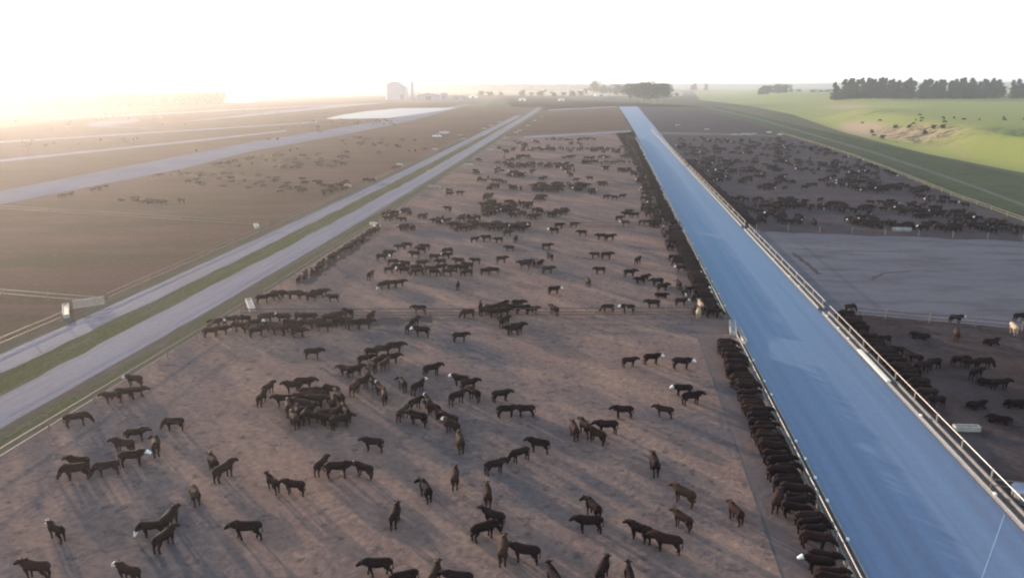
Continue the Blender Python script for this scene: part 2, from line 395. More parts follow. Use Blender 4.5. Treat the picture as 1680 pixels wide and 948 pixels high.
def hillmat():
    m,nt,b=newmat('hill_grass')
    f1,_=noise_fac(nt,.012,(1,1,1),0,5,.6); f2,_=noise_fac(nt,.09,(1,1,1),0,5,.65,.45,.7)
    c=mixc(nt,f1,(.18,.215,.040),(.20,.215,.055)); c=mixc(nt,f2,c,(.23,.205,.085))
    at=N(nt,'ShaderNodeAttribute'); at.attribute_name='bare'
    f3,_=noise_fac(nt,.16,(1,1,1),.6,5,.7,.46,.58)
    sub=N(nt,'ShaderNodeMath',operation='MULTIPLY'); nt.links.new(at.outputs['Fac'],sub.inputs[0]); sub.inputs[1].default_value=1.
    c=mixc(nt,sub.outputs[0],c,(.30,.22,.135))
    at2=N(nt,'ShaderNodeAttribute'); at2.attribute_name='scrub_shade'
    mm=N(nt,'ShaderNodeMath',operation='MULTIPLY'); nt.links.new(at2.outputs['Fac'],mm.inputs[0]); nt.links.new(f3,mm.inputs[1])
    c=mixc(nt,mm.outputs[0],c,(.035,.042,.02))
    nt.links.new(c,b.inputs['Base Color']); b.inputs['Roughness'].default_value=.95; b.inputs['Specular IOR Level'].default_value=.15
    f4,_=noise_fac(nt,.8,(1,1,1),0,3,.6)
    bp=N(nt,'ShaderNodeBump'); bp.inputs['Strength'].default_value=.5; bp.inputs['Distance'].default_value=.15
    nt.links.new(f4,bp.inputs['Height']); nt.links.new(bp.outputs[0],b.inputs['Normal'])
    return m
M['hillgrass']=hillmat()
ys=[40*(1.028**i) for i in range(170)]; ys=[y for y in ys if y<3200]
us=[-6,-3,-1,0]+[1.6*i for i in range(1,103)]+[165*(1.1**i) for i in range(1,32)]
v=[];f=[];bare=[];scrub_shade=[]
for y in ys:
    for u in us:
        x=fx(y)+u; v.append((x,y,hill_h(x,y)))
        gy=math.exp(-((y-525)/62)**2)*math.exp(-((u-14)/15)**2)+.9*math.exp(-((y-432)/48)**2)*math.exp(-((u-20)/15)**2)+.8*math.exp(-((y-900)/100)**2)*math.exp(-((u-75)/24)**2)
        nn=mn.noise(Vector((x*.03,y*.02,1.)))
        bare.append(max(0,min(1,(gy+nn*.35-.3)*2.2)))
        gs=math.exp(-((y-430)/42)**2)*math.exp(-((u-22)/12)**2)*1.2+.75*sm((u-28)/14)*sm((405-y)/50)*sm((170-u)/50)+.8*math.exp(-((y-612)/16)**2)*math.exp(-((u-50)/22)**2)  # shrubs on the bank, plus gully shadow painted into the colour
        scrub_shade.append(max(0,min(1,gs*1.5)))
nu=len(us)
for j in range(len(ys)-1):
    for i in range(nu-1): a=j*nu+i; f.append((a,a+1,a+nu+1,a+nu))
ho_=mesh_obj('hillside',v,f,M['hillgrass'],smooth=True); tag(ho_,kind='structure')
for nm,dat in (('bare',bare),('scrub_shade',scrub_shade)):
    a=ho_.data.attributes.new(nm,'FLOAT','POINT'); a.data.foreach_set('value',dat)
def gz(x,y):
    return max(0,hill_h(x,y)) if (y>40 and x>fx(y)) else 0.

# ------------------------------------------------------------------ fences
POST=MB().tube([(0,0,0),(0,0,1.22)],.05,8).build('post',M['rust']).data
POSTW=MB().tube([(0,0,0),(0,0,1.3)],.085,6).build('post',M['wood']).data
for o in list(S.objects):
    if o.name.startswith('post'): bpy.data.objects.remove(o)
def resample(pts, step):
    out=[]; 
    for (a,b) in zip(pts,pts[1:]):
        a=Vector(a);b=Vector(b); L=(b-a).length; n=max(1,round(L/step))
        for i in range(n): out.append(a+(b-a)*(i/n))
    out.append(Vector(pts[-1])); return out
def fence(label, pts, hts=(1.15,.55), step=5., rmat='rust', post=None, rr=.045, group=None, posts=True):
    o=pts[0]; root=empty('rail_fence',(o[0],o[1],0))
    tag(root,label,'fence',group)
    rel=[(p[0]-o[0],p[1]-o[1]) for p in pts]
    for h_ in hts:
        MB().tube([(a,b,h_) for a,b in rel],rr,6).build('rail',M[rmat],root)
    if posts:
        for q in resample(rel,step):
            link(bpy.data.objects.new('post',post or POST),root).location=(q.x,q.y,0)
    return root
def LX(X,ys_): return [(X+DX(y),y) for y in ys_]
fg='pipe fences along the dirt road'
for a,b,lab in ((14,91,'pipe rail fence between near pen and dirt road, nearest length'),(97,151,'pipe fence along the pen side of the dirt road, second length'),
                (156,214,'pipe fence along the pen side of the dirt road, third length'),(219,280,'pipe fence along the pen side of the dirt road, fourth length'),
                (285,434,'hazy pipe fence at the far end of the dirt road, pen side')):
    ys_=[a]+[y for y in YS if a<y<b]+[b]
    fence(lab,LX(-48.6,ys_),step=6 if a<200 else 10,group=fg,rr=.05)
for a,b,lab in ((20,83.5,'pipe rail fence on the far side of the dirt road, nearest length'),(92.5,147,'pipe fence across the road beyond the metal gate'),
                (153,214,'pipe fence across the dirt road, third length beyond the gate'),(219,280,'pipe fence across the dirt road, fourth length away'),
                (285,434,'hazy far pipe fence on the far side of the dirt road')):
    ys_=[a]+[y for y in YS if a<y<b]+[b]
    fence(lab,LX(-70.2,ys_),step=6 if a<200 else 10,group=fg,rr=.05)
# cross fences
cg='fences crossing the pens'
fence('dark rail fence crossing the near pen from trough to lane',[(-47.6,88),(-23,91.2),(14,96.4)],(1.1,.6,.25),5,'dkwood',POSTW,.06,cg)
fence('second rail fence crossing the middle pen behind the long cattle row',[(-49.2,149),(-32.7,153.2),(14,159.5)],(1.1,.6,.25),6,'dkwood',POSTW,.06,cg)
fence('third rail fence crossing the middle pen among far cattle',[(-52,213),(14,225)],(1.1,.6),8,'dkwood',POSTW,.06,cg)
fence('fourth rail fence crossing the middle pen near its far end',[(-54,286),(14.5,306)],(1.1,.6),8,'dkwood',POSTW,.06,cg)
fence('farthest rail fence closing off the middle pen',[(-60,434),(14.5,496)],(1.1,.6),10,'rust',POSTW,.06,cg)
fence('low rail fence crossing the empty left pen at the gate corner',[(-71,90.9),(-150,100)],(1.1,.5),8,'rust',POST,.05,cg)
fence('pale rail fence crossing the empty left pen in its middle',[(-72.6,149.3),(-148,162)],(1.1,.5),8,'rust',POST,.05,cg)
fence('rail fence crossing the left pen beside the fourth road trough',[(-73.6,217),(-152,232)],(1.1,.5),8,'rust',POST,.05,cg)
fence('hazy rail fence crossing the left pen far from the camera',[(-76,282),(-158,300)],(1.1,.5),8,'rust',POST,.05,cg)
fence('dark rail fence between the dark pen and scraped grey pen',[(32.5,99),(52.8,94.8),(92,93.5)],(1.1,.6,.25),5,'dkwood',POSTW,.05,cg)
fence('rail fence behind the scraped grey pen, in front of the herd',[(32.5,159.4),(83,154.6),(118,152.4)],(1.1,.6,.25),6,'dkwood',POSTW,.05,cg)
fence('long rail fence between the right herd and the grassy track',[(a,b) for a,b in RT],(1.15,.6),8,'rust',POSTW,.055,'track side fences')
# gate
ga=G(121,508); gb=G(172,500); g=empty('metal_gate',(ga[0],ga[1],0),math.atan2(gb[1]-ga[1],gb[0]-ga[0])-math.atan2(8.2,2.4)); tag(g,'grey barred metal gate beside the white trough and dirt road','gate')
gk=math.dist(ga,gb)/math.hypot(2.4,8.2); g.scale=(gk,gk,1)
MB().tube([(0,0,.2),(2.4,8.2,.2),(2.4,8.2,1.25),(0,0,1.25),(0,0,.2)],.06,6).build('gate_frame',M['steel'],g)
mb=MB()
for k in range(5): mb.tube([(0,0,.38+.18*k),(2.4,8.2,.38+.18*k)],.045,6)
mb.build('gate_bars',M['steel'],g)
for p_ in ((0,0),(2.4,8.3)): link(bpy.data.objects.new('post',POST),g).location=(p_[0],p_[1],0)

# ------------------------------------------------------------------ feed bunks with neck rails
def bunk(label, side, y0, y1, group, pale=None, step=5., lipmat='lip'):
    # side -1: left of the lane (x 16.1-17.1), +1: right (29.75-30.7)
    X0=17.15 if side<0 else 29.75
    s=-1 if side<0 else 1
    root=empty('feed_bunk',(X0,y0,0)); tag(root,label,'feed bunk',group)
    L=y1-y0
    prof=[(0,0),(0,.34),(s*.11,.34),(s*.16,.12),(s*.74,.12),(s*.80,.48),(s*.93,.48),(s*.93,0)]
    mb=MB().prism(prof,0,L); o=mb.build('trough',M['concrete'],root)
    bm=bmesh.new(); bm.from_mesh(o.data); bmesh.ops.recalc_face_normals(bm,faces=bm.faces); bm.to_mesh(o.data); bm.free()
    a,b=sorted((s*-.015,s*.12)); MB().box(a,-.0,.343,b,L,.375).build('lip',M[lipmat],root)
    a,b=sorted((s*.17,s*.72)); n=int(L/2.2); v=[];f=[]
    for i in range(n+1):
        yy=L*i/n; hh=.17+.08*rnd.random()
        v+=[(a,yy,.13),((a+b)/2,yy,hh),(b,yy,.13)]
    for i in range(n): k=3*i; f+=[(k,k+1,k+4,k+3),(k+1,k+2,k+5,k+4)]
    mesh_obj('feed',v,f,M['feed'],root,True)
    MB().tube([(s*.90,0,1.22),(s*.90,L,1.22)],.036,8).build('neck_rail',M['steel'],root)
    k=0; yy=1.2
    while yy<L-.3 and k<95:
        q=link(bpy.data.objects.new('post',BPOST),root); q.location=(s*.90,yy,.45); yy+=step; k+=1
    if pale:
        a,b=sorted((s*-.06,s*.16)); MB().box(a-.08,pale[0]-y0,.377,b+.12,pale[1]-y0,.50).build('sunlit_coping',M['pale'],root)  # sunlit stretch of lip, its brightness painted in as cream
    return root
BPOST=MB().tube([(0,0,0),(0,0,.84)],.07,8).build('post',M['steel']); bp_=BPOST.data; bpy.data.objects.remove(BPOST); BPOST=bp_
bg_='concrete feed bunks beside the feeding lane'
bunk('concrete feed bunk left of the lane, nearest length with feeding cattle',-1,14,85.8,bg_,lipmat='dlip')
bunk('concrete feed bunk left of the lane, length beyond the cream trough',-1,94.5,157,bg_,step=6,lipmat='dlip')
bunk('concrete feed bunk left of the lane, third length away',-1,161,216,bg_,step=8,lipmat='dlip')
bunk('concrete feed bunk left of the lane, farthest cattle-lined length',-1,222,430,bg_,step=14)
bunk('concrete feed bunk right of the lane with sunlit-cream coping piece',1,14,99,bg_,(74.6,84))
bunk('concrete feed bunk right of the lane beside the scraped grey pen',1,101,159,bg_,step=5)
bunk('concrete feed bunk right of the lane beside the crowded herd pen',1,162,280,bg_,step=8)
bunk('concrete feed bunk right of the lane at its far end',1,284,520,bg_,step=14)
# bolts / gate hinges on both bunk lips, painted white for their glints
for iq,yq in enumerate((45.5,50.3,53.6,56.6,59.7,69.6,73,79,84.6,100,106,113,121,131,141)):
    o=MB().box(-.09,-.12,0,.09,.12,.14).build('lip_glint_bracket',M['white']); o.location=(17.06,yq,.378)
    tag(o,f'small white painted-glint bracket on the left feed bunk lip, {ordw(iq+1)} from the near end','bracket','white painted-glint brackets on the left feed bunk lip')
for iq,yq in enumerate((52.9,66.5,88,92,97,112,118,130)):
    o=MB().box(-.09,-.14,0,.09,.14,.12).build('lip_glint_bracket',M['white']); o.location=(29.83,yq,.378)
    tag(o,f'small white painted-glint bracket on the right feed bunk lip, {ordw(iq+1)} from the near end','bracket','white painted-glint brackets on the right feed bunk lip')

# ------------------------------------------------------------------ water troughs
def trough(label, x, y, ang, L=3.6, W=1.0, h=.62, group='white water troughs at the pen corners', name='water_trough'):
    root=empty(name,(x,y,gz(x,y)),ang); tag(root,label,'water trough',group)
    mb=MB(); t=.12
    mb.box(-L/2,-W/2,0,L/2,-W/2+t,h); mb.box(-L/2,W/2-t,0,L/2,W/2,h)
    mb.box(-L/2,-W/2+t,0,-L/2+t,W/2-t,h); mb.box(L/2-t,-W/2+t,0,L/2,W/2-t,h); mb.box(-L/2+t,-W/2+t,0,L/2-t,W/2-t,.1)
    mb.build('basin',M['tconc'],root)
    MB().box(-L/2+t+.003,-W/2+t+.003,.3,L/2-t-.003,W/2-t-.003,h-.08).build('water_surface',M['water'],root)
    return root
def tpx(label,x,y,ang,L=3.6,W=1.0,**k):
    a,b=G(x,y); return trough(label,a,b,ang,L,W,**k)
tpx('white water trough at the gate corner of the empty left pen',108.5,513,R(128),6.0,.8,h=.55)
tpx('cream water trough at the roadside end of the dark cross fence',411,503,R(122),5.5,.8,h=.55)
tpx('water trough by the road where the second cross fence starts',616,371,R(128),4.4,1.1,h=.6)
tpx('water trough in the third pen corner beside the dirt road',713,308,R(150),4.4,1.3,h=.6)
tpx('small water trough across the road at the left pen middle',421,373,R(120),4.0,.9,h=.6)
tpx('small water trough across the road, left pen fourth corner',571,306,R(130),3.6,1.1,h=.6)
tpx('distant water trough across the road, left of the white truck',656,271,R(140),3.2,1.2,h=.6)
tpx('distant water trough where the near-side road fence thins out',768,271,R(0),3.2,1.4,h=.6)
tpx('cream water trough set in the gap of the left feed bunk',1202,541,R(83),5.0,.8,h=.55)
tpx('pale water trough in the dark pen right of the lane',1585,706,R(4),2.2,.6,h=.5)
tpx('white water trough between cattle at the herd pen fence',1479,379,R(4),3.6,1.0,h=.7)
trough('white upright end slab along the lane edge by the trough gap',17.35,88.2,R(90),5.4,.45,.4)
for i,(x,y) in enumerate([(714,246),(755,223),(761,229),(795,212),(806,207),(821,201)]):
    tpx(f'tiny white trough across the far dirt road, {ordw(i+1)} from the near end',x,y,R(10),2.8,1.5,h=.7,group='tiny far troughs across the road')
for i,(x,y) in enumerate([(805,247),(832,228),(846,218),(852,215),(866,207),(877,199),(888,192)]):
    tpx(f'tiny white trough on the far road pen side, {ordw(i+1)} from the near end',x,y,R(10),2.8,1.5,h=.7,group='tiny far troughs beside the road')
for i,(x,y) in enumerate([(1112,206),(1160,213)]):
    tpx(['lone white trough in the far right pen near the lane','lone white trough in the far right pen towards the track'][i],x,y,R(5),3.,1.5,h=.7)
for i,(x,y) in enumerate([(1205,222),(1213,222),(1222,221),(1231,222),(1237,221)]):
    tpx(f'white trough at the far corner of the herd pen, {ordw(i+1)} from left',x,y,R(-5),3.2,1.5,h=.9,group='line of white troughs at the herd pen corner')
for i,(x,y) in enumerate([(1262,218),(1280,222)]):
    tpx(['white trough tilted beside the grassy track corner','white trough at the bend of the grassy track'][i],x,y,R(-50),3.2,1.5,h=.8)
# round tank at the right frame edge
a,b=G(1683,822); root=empty('round_tank',(a,b,0)); tag(root,'round grey tank at the right bunk, cut by the frame edge','tank')
mb=MB().tube([(0,0,0),(0,0,.95)],1.0,20); mb.build('tank_wall',M['concrete'],root)
MB().tube([(0,0,.953),(0,0,1.02)],1.06,20).build('tank_lid',M['shedwall'],root)
# small gate panels on the right fence
for (x,y,lab) in ((1397,524,'short brown rail panel at the scraped pen corner'),(1662,812,'short rail panel behind the right feed bunk')):
    a,b=G(x,y); root=empty('cattle_hurdle',(a,b,0),R(-6)); tag(root,lab,'rail panel')
    MB().tube([(-1.6,0,.2),(-1.6,0,1.15),(1.3,0,1.15),(1.3,0,.2)],.05,6).build('panel_frame',M['rust'],root)
    MB().tube([(-1.6,0,.65),(1.3,0,.65)],.04,6).build('rail',M['rust'],root)

# ------------------------------------------------------------------ cattle
def cow_geo(pose):
    mb=MB(); dz=-.52 if pose=='d' else 0
    sp=[(-.92,1.10,.10,.12),(-.88,1.03,.21,.26),(-.74,.97,.285,.34),(-.5,.95,.30,.355),(-.2,.92,.345,.375),(.12,.90,.35,.39),(.4,.93,.32,.39),(.62,.97,.27,.36),(.78,1.0,.20,.29)]
    mb.tube([(a,0,b+.045+dz) for a,b,_,_ in sp],[c*.94 for *_,c,_ in sp],14,[d_*.86 for *_,d_ in sp])
    K={'s':((.98,1.13),(1.05,1.16),(1.39,.90),0),'u':((.95,1.24),(1.02,1.32),(1.44,1.14),0),'g':((1.06,.72),(1.16,.58),(1.34,.12),0),
       'f':((1.06,.94),(1.18,.86),(1.46,.50),0),'l':((.96,1.13),(1.03,1.17),(1.37,.96),62),'r':((.96,1.13),(1.03,1.17),(1.37,.96),-62),
       'w':((1.0,1.04),(1.08,1.05),(1.41,.82),8),'d':((.95,1.20),(1.03,1.24),(1.40,1.02),25)}[pose]
    (nx,nz),(hx,hz_),(mx,mz),yaw=K; a=R(yaw)
    def bend(x,z):
        t=sm((x-.72)/.45); r_=x-.72
        return Vector((.72+r_*math.cos(a*t), r_*math.sin(a*t), z+dz))
    mb.tube([(.55,0,1.04+dz),bend((nx+.7)/2,(nz+1.04)/2),bend(nx,nz),bend(hx,hz_)],[.24,.19,.14,.115],12,[.36,.28,.195,.15])
    h0=bend(hx-.03,hz_); h1=bend(mx,mz); ax=(h1-h0)
    mb.tube([h0-ax*.08,h0+ax*.12,h0+ax*.4,h0+ax*.72,h0+ax*.97,h1+ax*.04],[.10,.15,.14,.112,.108,.07],12,[.10,.165,.155,.115,.10,.06])
    side=ax.normalized().cross(Vector((0,0,1))).normalized()
    for s in (-1,1):
        e=h0+ax*.03+Vector((0,0,.05)); mb.tube([e+side*s*.09,e+side*s*.21+Vector((0,0,.02)),e+side*s*.31],[.04,.07,.03],6,[.035,.04,.03])
    if pose=='d':
        for s in (-1,1):
            mb.tube([(.5,s*.22,.35),(.78,s*.3,.16),(.95,s*.28,.07),(.6,s*.3,.06)],[.13,.09,.06,.05],8)
            mb.tube([(-.55,s*.25,.4),(-.25,s*.4,.2),(-.6,s*.45,.09),(-.2,s*.48,.06)],[.19,.13,.07,.05],8)
    else:
        st={'w':(.22,-.16,.2,-.2)}.get(pose,(.03,-.05,.06,-.08))
        for i,s in enumerate((-1,1)):
            q=st[i]; mb.tube([(.50,s*.19,.98),(.50,s*.20,.70),(.49+q*.5,s*.17,.43),(.48+q*.9,s*.17,.12),(.50+q,s*.17,0)],[.15,.11,.072,.06,.075],10,[.18,.13,.075,.06,.08])
            q=st[2+i]; mb.tube([(-.62,s*.17,.98),(-.60,s*.19,.72),(-.64+q*.4,s*.17,.58),(-.76+q*.6,s*.16,.44),(-.74+q*.9,s*.16,.14),(-.70+q,s*.16,0)],[.17,.15,.11,.078,.064,.078],10,[.22,.20,.13,.085,.064,.08])
    mb.tube([(-.84,0,1.16+dz),(-.94,.01,1.02+dz),(-.98,.02,.72+max(dz,-.4)),(-.97,.02,.46+max(dz,-.35))],[.05,.04,.036,.06],6)
    return mb,h0,ax
COATS={'black':coat_mat('black_coat',(.014,.0075,.0085)),'brown':coat_mat('brown_coat',(.023,.0115,.0105)),'red':coat_mat('red_coat',(.04,.022,.016)),'tan':coat_mat('tan_coat',(.42,.31,.22))}
WHITE=flat_mat('white_face_hair',(.80,.77,.72),.7,var=.06)
def evald(o, mods):
    for t,kw in mods:
        m=o.modifiers.new(t,t)
        for k,v_ in kw.items(): setattr(m,k,v_)
    dg=bpy.context.evaluated_depsgraph_get()
    return bpy.data.meshes.new_from_object(o.evaluated_get(dg))
COW={}; COWLO={}
for pose in 'sugflrwd':
    mb,h0,ax=cow_geo(pose)
    o=mb.build('cow',COATS['black'])
    for nm,store,ratio in (('cow_body',COW,.30),('cow_far',COWLO,.018)):
        o.modifiers.clear()
        me=evald(o,[('REMESH',dict(mode='VOXEL',voxel_size=.032)),('SMOOTH',dict(factor=.5,iterations=2)),('DECIMATE',dict(ratio=ratio))])
        me.name=nm
        idx=[]; al=ax.length; axn=ax.normalized()
        for p in me.polygons:
            c=p.center-h0; t=c.dot(axn)/al; r_=(c-axn*c.dot(axn)).length
            idx.append(1 if (t>.03 and r_<.19 and t<1.3) else (2 if (p.center.z<.30 and pose!='d') else 0))
        me.materials.clear()
        for k in range(3): me.materials.append(COATS['black'])
        me.polygons.foreach_set('material_index',idx); me.polygons.foreach_set('use_smooth',[True]*len(idx)); me.update()
        store[pose]=me
    bpy.data.objects.remove(o)
print('cow faces',len(COW['s'].polygons),len(COWLO['s'].polygons))

cows=[]   # dict(x,y,rz,pose,coat,face,cl,scale)
def cow_w(x,y,deg,pose='s',coat='black',face=0,cl='far',sc=None,world=False):
    cows.append(dict(x=x,y=y,rz=R(deg)+(0 if world else YAW),pose=pose,coat=coat,face=face,cl=cl,sc=sc or rnd.uniform(.88,1.07)))
def C(cl,*L):
    for t in L:
        x,y,deg,pose=t[:4]; o=t[4] if len(t)>4 else ''
        a,b=G(x,y)
        cow_w(a,b,deg+rnd.uniform(-6,6),pose,'red' if 'r' in o else 'brown' if 'b' in o else 'tan' if 't' in o else 'black',1 if 'W' in o else 0,cl)
#CATTLE_BEGIN
C('bottomleft',(95,884,150,'s','W'),(62,950,170,'s','b'),(272,899,75,'s'),(252,880,185,'g','W'),(280,868,80,'s','b'),(214,955,160,'s','bW'),(322,826,300,'s','b'),(407,884,182,'w'))
C('leftbunch',(287,706,178,'g','b'),(224,724,20,'s','b'),(205,744,170,'s','b'),(219,764,8,'s','W'),(258,744,110,'l','b'),(131,772,180,'s','b'),(127,786,185,'g','b'),(178,780,200,'g','b'))
C('fencebunch',(222,634,170,'s','bW'),(226,652,10,'w','b'),(207,656,190,'g','b'),(186,661,200,'s','b'),(127,699,20,'g','b'))
C('pair1',(351,772,120,'s','b'),(369,786,60,'s','b'))
C('pair2',(449,805,130,'u'),(484,811,165,'s'))
C('trio1',(528,776,70,'s'),(555,783,4,'s'),(598,783,150,'s','W'))
C('mid_single',(613,740,170,'s'),(755,733,120,'l','W'),(747,797,95,'s','b'),(699,818,120,'l'),(649,860,82,'s'))
C('bottomcentre',(621,944,185,'w'),(664,964,200,'g'),(714,958,85,'s','r'),(752,966,175,'s'))
C('centreknot',(810,862,155,'u'),(800,826,100,'s','b'),(794,884,25,'g'),(862,922,165,'s'),(826,918,90,'s','r'),(910,968,110,'u'),(988,952,65,'s'),(1032,966,90,'u'))
C('twopen',(973,848,120,'l'),(966,873,180,'s'))
C('threestep',(812,777,30,'s'),(853,757,205,'g'),(884,742,160,'s'))
C('lowerright',(1073,775,92,'s'),(1121,826,135,'s','r'),(1119,866,130,'s','r'),(1050,886,140,'s'),(1068,894,150,'s','b'),(1094,905,160,'s','b'),(1206,855,110,'s','b'),(1274,835,55,'s','b'),(1342,940,170,'s','bW'))
C('fiveknot',(942,718,100,'s','b'),(960,714,110,'s'),(979,726,130,'s','b'),(995,712,178,'s'),(1022,686,175,'s'),(1036,686,330,'s'),(1089,685,150,'s','b'))
C('threeright',(1032,602,5,'s'),(1069,598,2,'s','W'),(1118,606,350,'s','W'),(1120,650,180,'s','W'),(1134,664,8,'s'))
C('trio2',(822,659,12,'s'),(831,685,5,'s'),(862,684,178,'s'))
C('trio3',(756,634,160,'s','W'),(770,640,20,'s'),(750,663,40,'s'),(778,657,130,'s'))
C('chain',(661,640,120,'l'),(686,646,60,'u','W'),(681,672,50,'s'),(661,689,60,'s','b'),(686,698,150,'s'),(703,672,110,'u','W'),(711,683,135,'s'),(723,691,140,'s'),(738,700,145,'s'),(742,712,130,'s','W'),(755,738,100,'s','b'))
C('herd_d',(430,664,90,'s','b'),(441,648,70,'s','b'),(482,645,180,'s'),(500,640,5,'s'),(509,655,0,'s'),(466,667,185,'s'),(494,664,15,'s','b'),(519,668,350,'s','b'),(526,660,170,'s'),(474,680,110,'s','bW'),(489,688,100,'s','b'),(484,700,120,'s','b'),(500,694,90,'s'),(497,676,150,'s','b'),(505,684,40,'s'),(545,652,150,'g','b'),(557,664,120,'s','b'),(548,672,90,'s','b'),(516,696,185,'s','W'),(534,692,10,'g'),(541,700,170,'s'),(553,690,60,'s','b'),(568,690,120,'s'),(574,700,150,'s'),(560,703,30,'s'))
C('herd_e',(514,589,8,'s'),(569,617,175,'s','b'),(583,618,30,'s'),(600,599,20,'s'),(612,588,0,'s'),(629,584,5,'s'),(648,580,8,'s'),(622,602,60,'s','r'),(633,606,80,'s','r'),(612,610,120,'s','b'),(604,624,110,'s','b'),(594,640,50,'s','b'),(583,646,75,'s','r'),(617,641,130,'s','W'),(625,651,120,'u','bW'),(631,660,100,'s','r'),(643,597,20,'s'))
C('upperpair',(709,617,35,'s'),(755,561,4,'s'),(840,550,182,'s'),(828,536,60,'s'),(848,547,20,'s'))
C('fence88',(689,516,178,'s'),(671,546,80,'s'),(680,538,60,'s','b'),(692,553,175,'s','W'),(609,527,70,'s','b'),(599,540,10,'s'),(583,541,5,'s'),(572,521,150,'s'))
C('fencerow1',*[(x+rnd.uniform(-3,3),y+rnd.uniform(-3,3),rnd.choice((0,180,20,160,340)),rnd.choice('ssgw'),rnd.choice(('','','b','bW'))) for x,y in
   [(352,540),(368,547),(380,536),(396,545),(402,529),(418,540),(425,552),(436,533),(447,543),(458,549),(463,530),(474,538),(480,547),(492,531),(503,539),(512,528),(524,536),(534,543),(545,530),(556,538),(556,526),(566,535),(345,556),(488,552)]])
C('fencerow2',(432,498,10,'s'),(446,494,0,'g'),(456,491,0,'s'),(470,490,175,'s'),(484,491,5,'s'),(498,492,180,'s'),(512,494,0,'s'),(530,486,2,'s'),(547,496,178,'s'),(521,489,180,'g'))
C('huddle400',*[(x+rnd.uniform(-3,3),y+rnd.uniform(-2,2),rnd.choice((0,180,10,170,200,345)),rnd.choice('sssgw'),rnd.choice(('','','b','W'))) for x,y in
   [(627,428),(640,422),(655,413),(668,409),(680,424),(690,418),(700,412),(645,438),(656,446),(668,437),(680,446),(692,438),(703,448),(712,430),(722,444),(730,425),(733,452),(745,447),(640,449),(715,455),(750,435),(760,447),(770,442),(778,434),(770,453),(688,452),(665,452),(725,436),(735,418)]])
C('pair400',(608,459,80,'s','b'),(631,475,200,'g','W'),(642,473,190,'s','b'),(656,471,15,'s'),(751,475,90,'s'),(797,452,10,'s'),(810,451,175,'s'))
C('fencegroup',*[(x,y,d_,p_,c_) for x,y,d_,p_,c_ in [(768,522,200,'g','b'),(788,511,90,'u','W'),(796,518,30,'s',''),(806,514,0,'s',''),(812,522,180,'s',''),(824,510,50,'s',''),(826,520,0,'s',''),(840,514,180,'s',''),(850,506,0,'s',''),(858,516,5,'g',''),(874,516,0,'s',''),(820,529,100,'s',''),(909,517,120,'s',''),(904,515,60,'s','')]])
C('midright',(997,513,190,'g','b'),(1030,514,182,'s','W'),(1071,506,175,'s','b'),(1117,502,2,'s','W'),(1149,511,95,'u','t'),(1145,523,80,'s','t'),(1113,475,95,'s'),(1084,488,340,'d'),(1087,478,10,'s'),(1078,470,190,'s'),(1058,462,20,'s'),(1050,466,200,'s'),(1033,455,5,'s'),(1117,446,185,'s','bW'),(1046,434,60,'s'),(984,450,185,'s'),(965,469,100,'s','r'),(909,483,4,'s','W'))
C('upmid',(823,432,5,'s'),(866,437,5,'s'),(860,441,170,'s','b'),(876,438,90,'s','b'),(886,439,60,'s'),(899,449,5,'s','b'),(902,427,120,'s'),(897,410,10,'s'),(976,424,190,'s','b'),(995,426,5,'s'),(836,413,180,'s','b'),(818,399,200,'s'),(833,388,10,'s'),(846,398,80,'s','b'),(798,397,200,'s'),(779,398,10,'s','W'),(986,394,185,'s'),(1001,395,5,'s'),(955,388,180,'s'),(942,374,0,'s'),(917,376,5,'s'),(909,384,170,'s','W'),(1100,394,160,'s','b'),(1105,400,120,'s'),(1095,388,200,'s'))
C('upright',(1016,363,5,'s','b'),(1031,352,0,'s'),(1028,357,180,'s'),(1026,371,180,'s','W'),(1054,370,5,'s'),(1056,330,0,'s','W'),(1041,358,180,'s'),(1067,315,170,'s'),(995,327,10,'s'),(1008,328,180,'s'),(1021,326,0,'s'),(972,320,180,'s'),(945,299,0,'s'),(1049,303,180,'s'))
C('darkpen',(1567,531,2,'s','W'),(1568,558,60,'s','r'),(1510,556,160,'d'),(1625,566,10,'d'),(1662,548,80,'s','tW'),(1672,528,0,'s'),(1440,578,180,'s'),(1450,566,200,'s'),(1455,590,190,'s'),(1470,584,160,'g'),(1483,603,60,'s'),(1500,596,120,'u'),(1512,612,10,'s'),(1497,622,180,'s'),(1482,628,185,'s'),(1470,616,175,'s'),(1530,606,200,'g'),(1572,602,0,'s'),(1592,606,180,'s'),(1612,605,5,'g'),(1600,622,20,'s'),(1620,632,170,'d'),(1640,640,10,'s'),(1600,670,10,'d'),(1640,694,160,'d'),(1512,646,170,'s'),(1536,668,190,'s'),(1392,514,10,'g'),(1405,532,200,'s'),(1664,668,180,'d'))
#CATTLE_END
# feeding rows at the bunks (noses over the trough)
yy=40.3
while yy<85.3:
    cow_w(14.95+rnd.uniform(-.5,.15),yy,rnd.uniform(-15,15),rnd.choice('ffffsg') if rnd.random()<.8 else 's',rnd.choice(('black','black','black','brown','brown')),1 if rnd.random()<.12 else 0,'rowL1',world=True); cows[-1]['x']-=.12
    cows[-1]['sc']=rnd.uniform(.86,1.08)
    yy+=rnd.uniform(.66,.98) if rnd.random()<.9 else rnd.uniform(1.3,2.0)
yy=95.5
while yy<157:
    cow_w(14.85+rnd.uniform(-.3,.1),yy,rnd.uniform(-10,10),rnd.choice('fffs'),rnd.choice(('black','black','brown')),1 if rnd.random()<.10 else 0,'rowL2',world=True)
    if rnd.random()<.25: cow_w(13.0+rnd.uniform(-1,.3),yy+rnd.uniform(-.4,.4),rnd.choice((90,-90,0,170)),rnd.choice('sg'),rnd.choice(('black','black','brown')),1 if rnd.random()<.1 else 0,'rowL2',world=True)
    yy+=rnd.uniform(.85,1.1)
yy=161
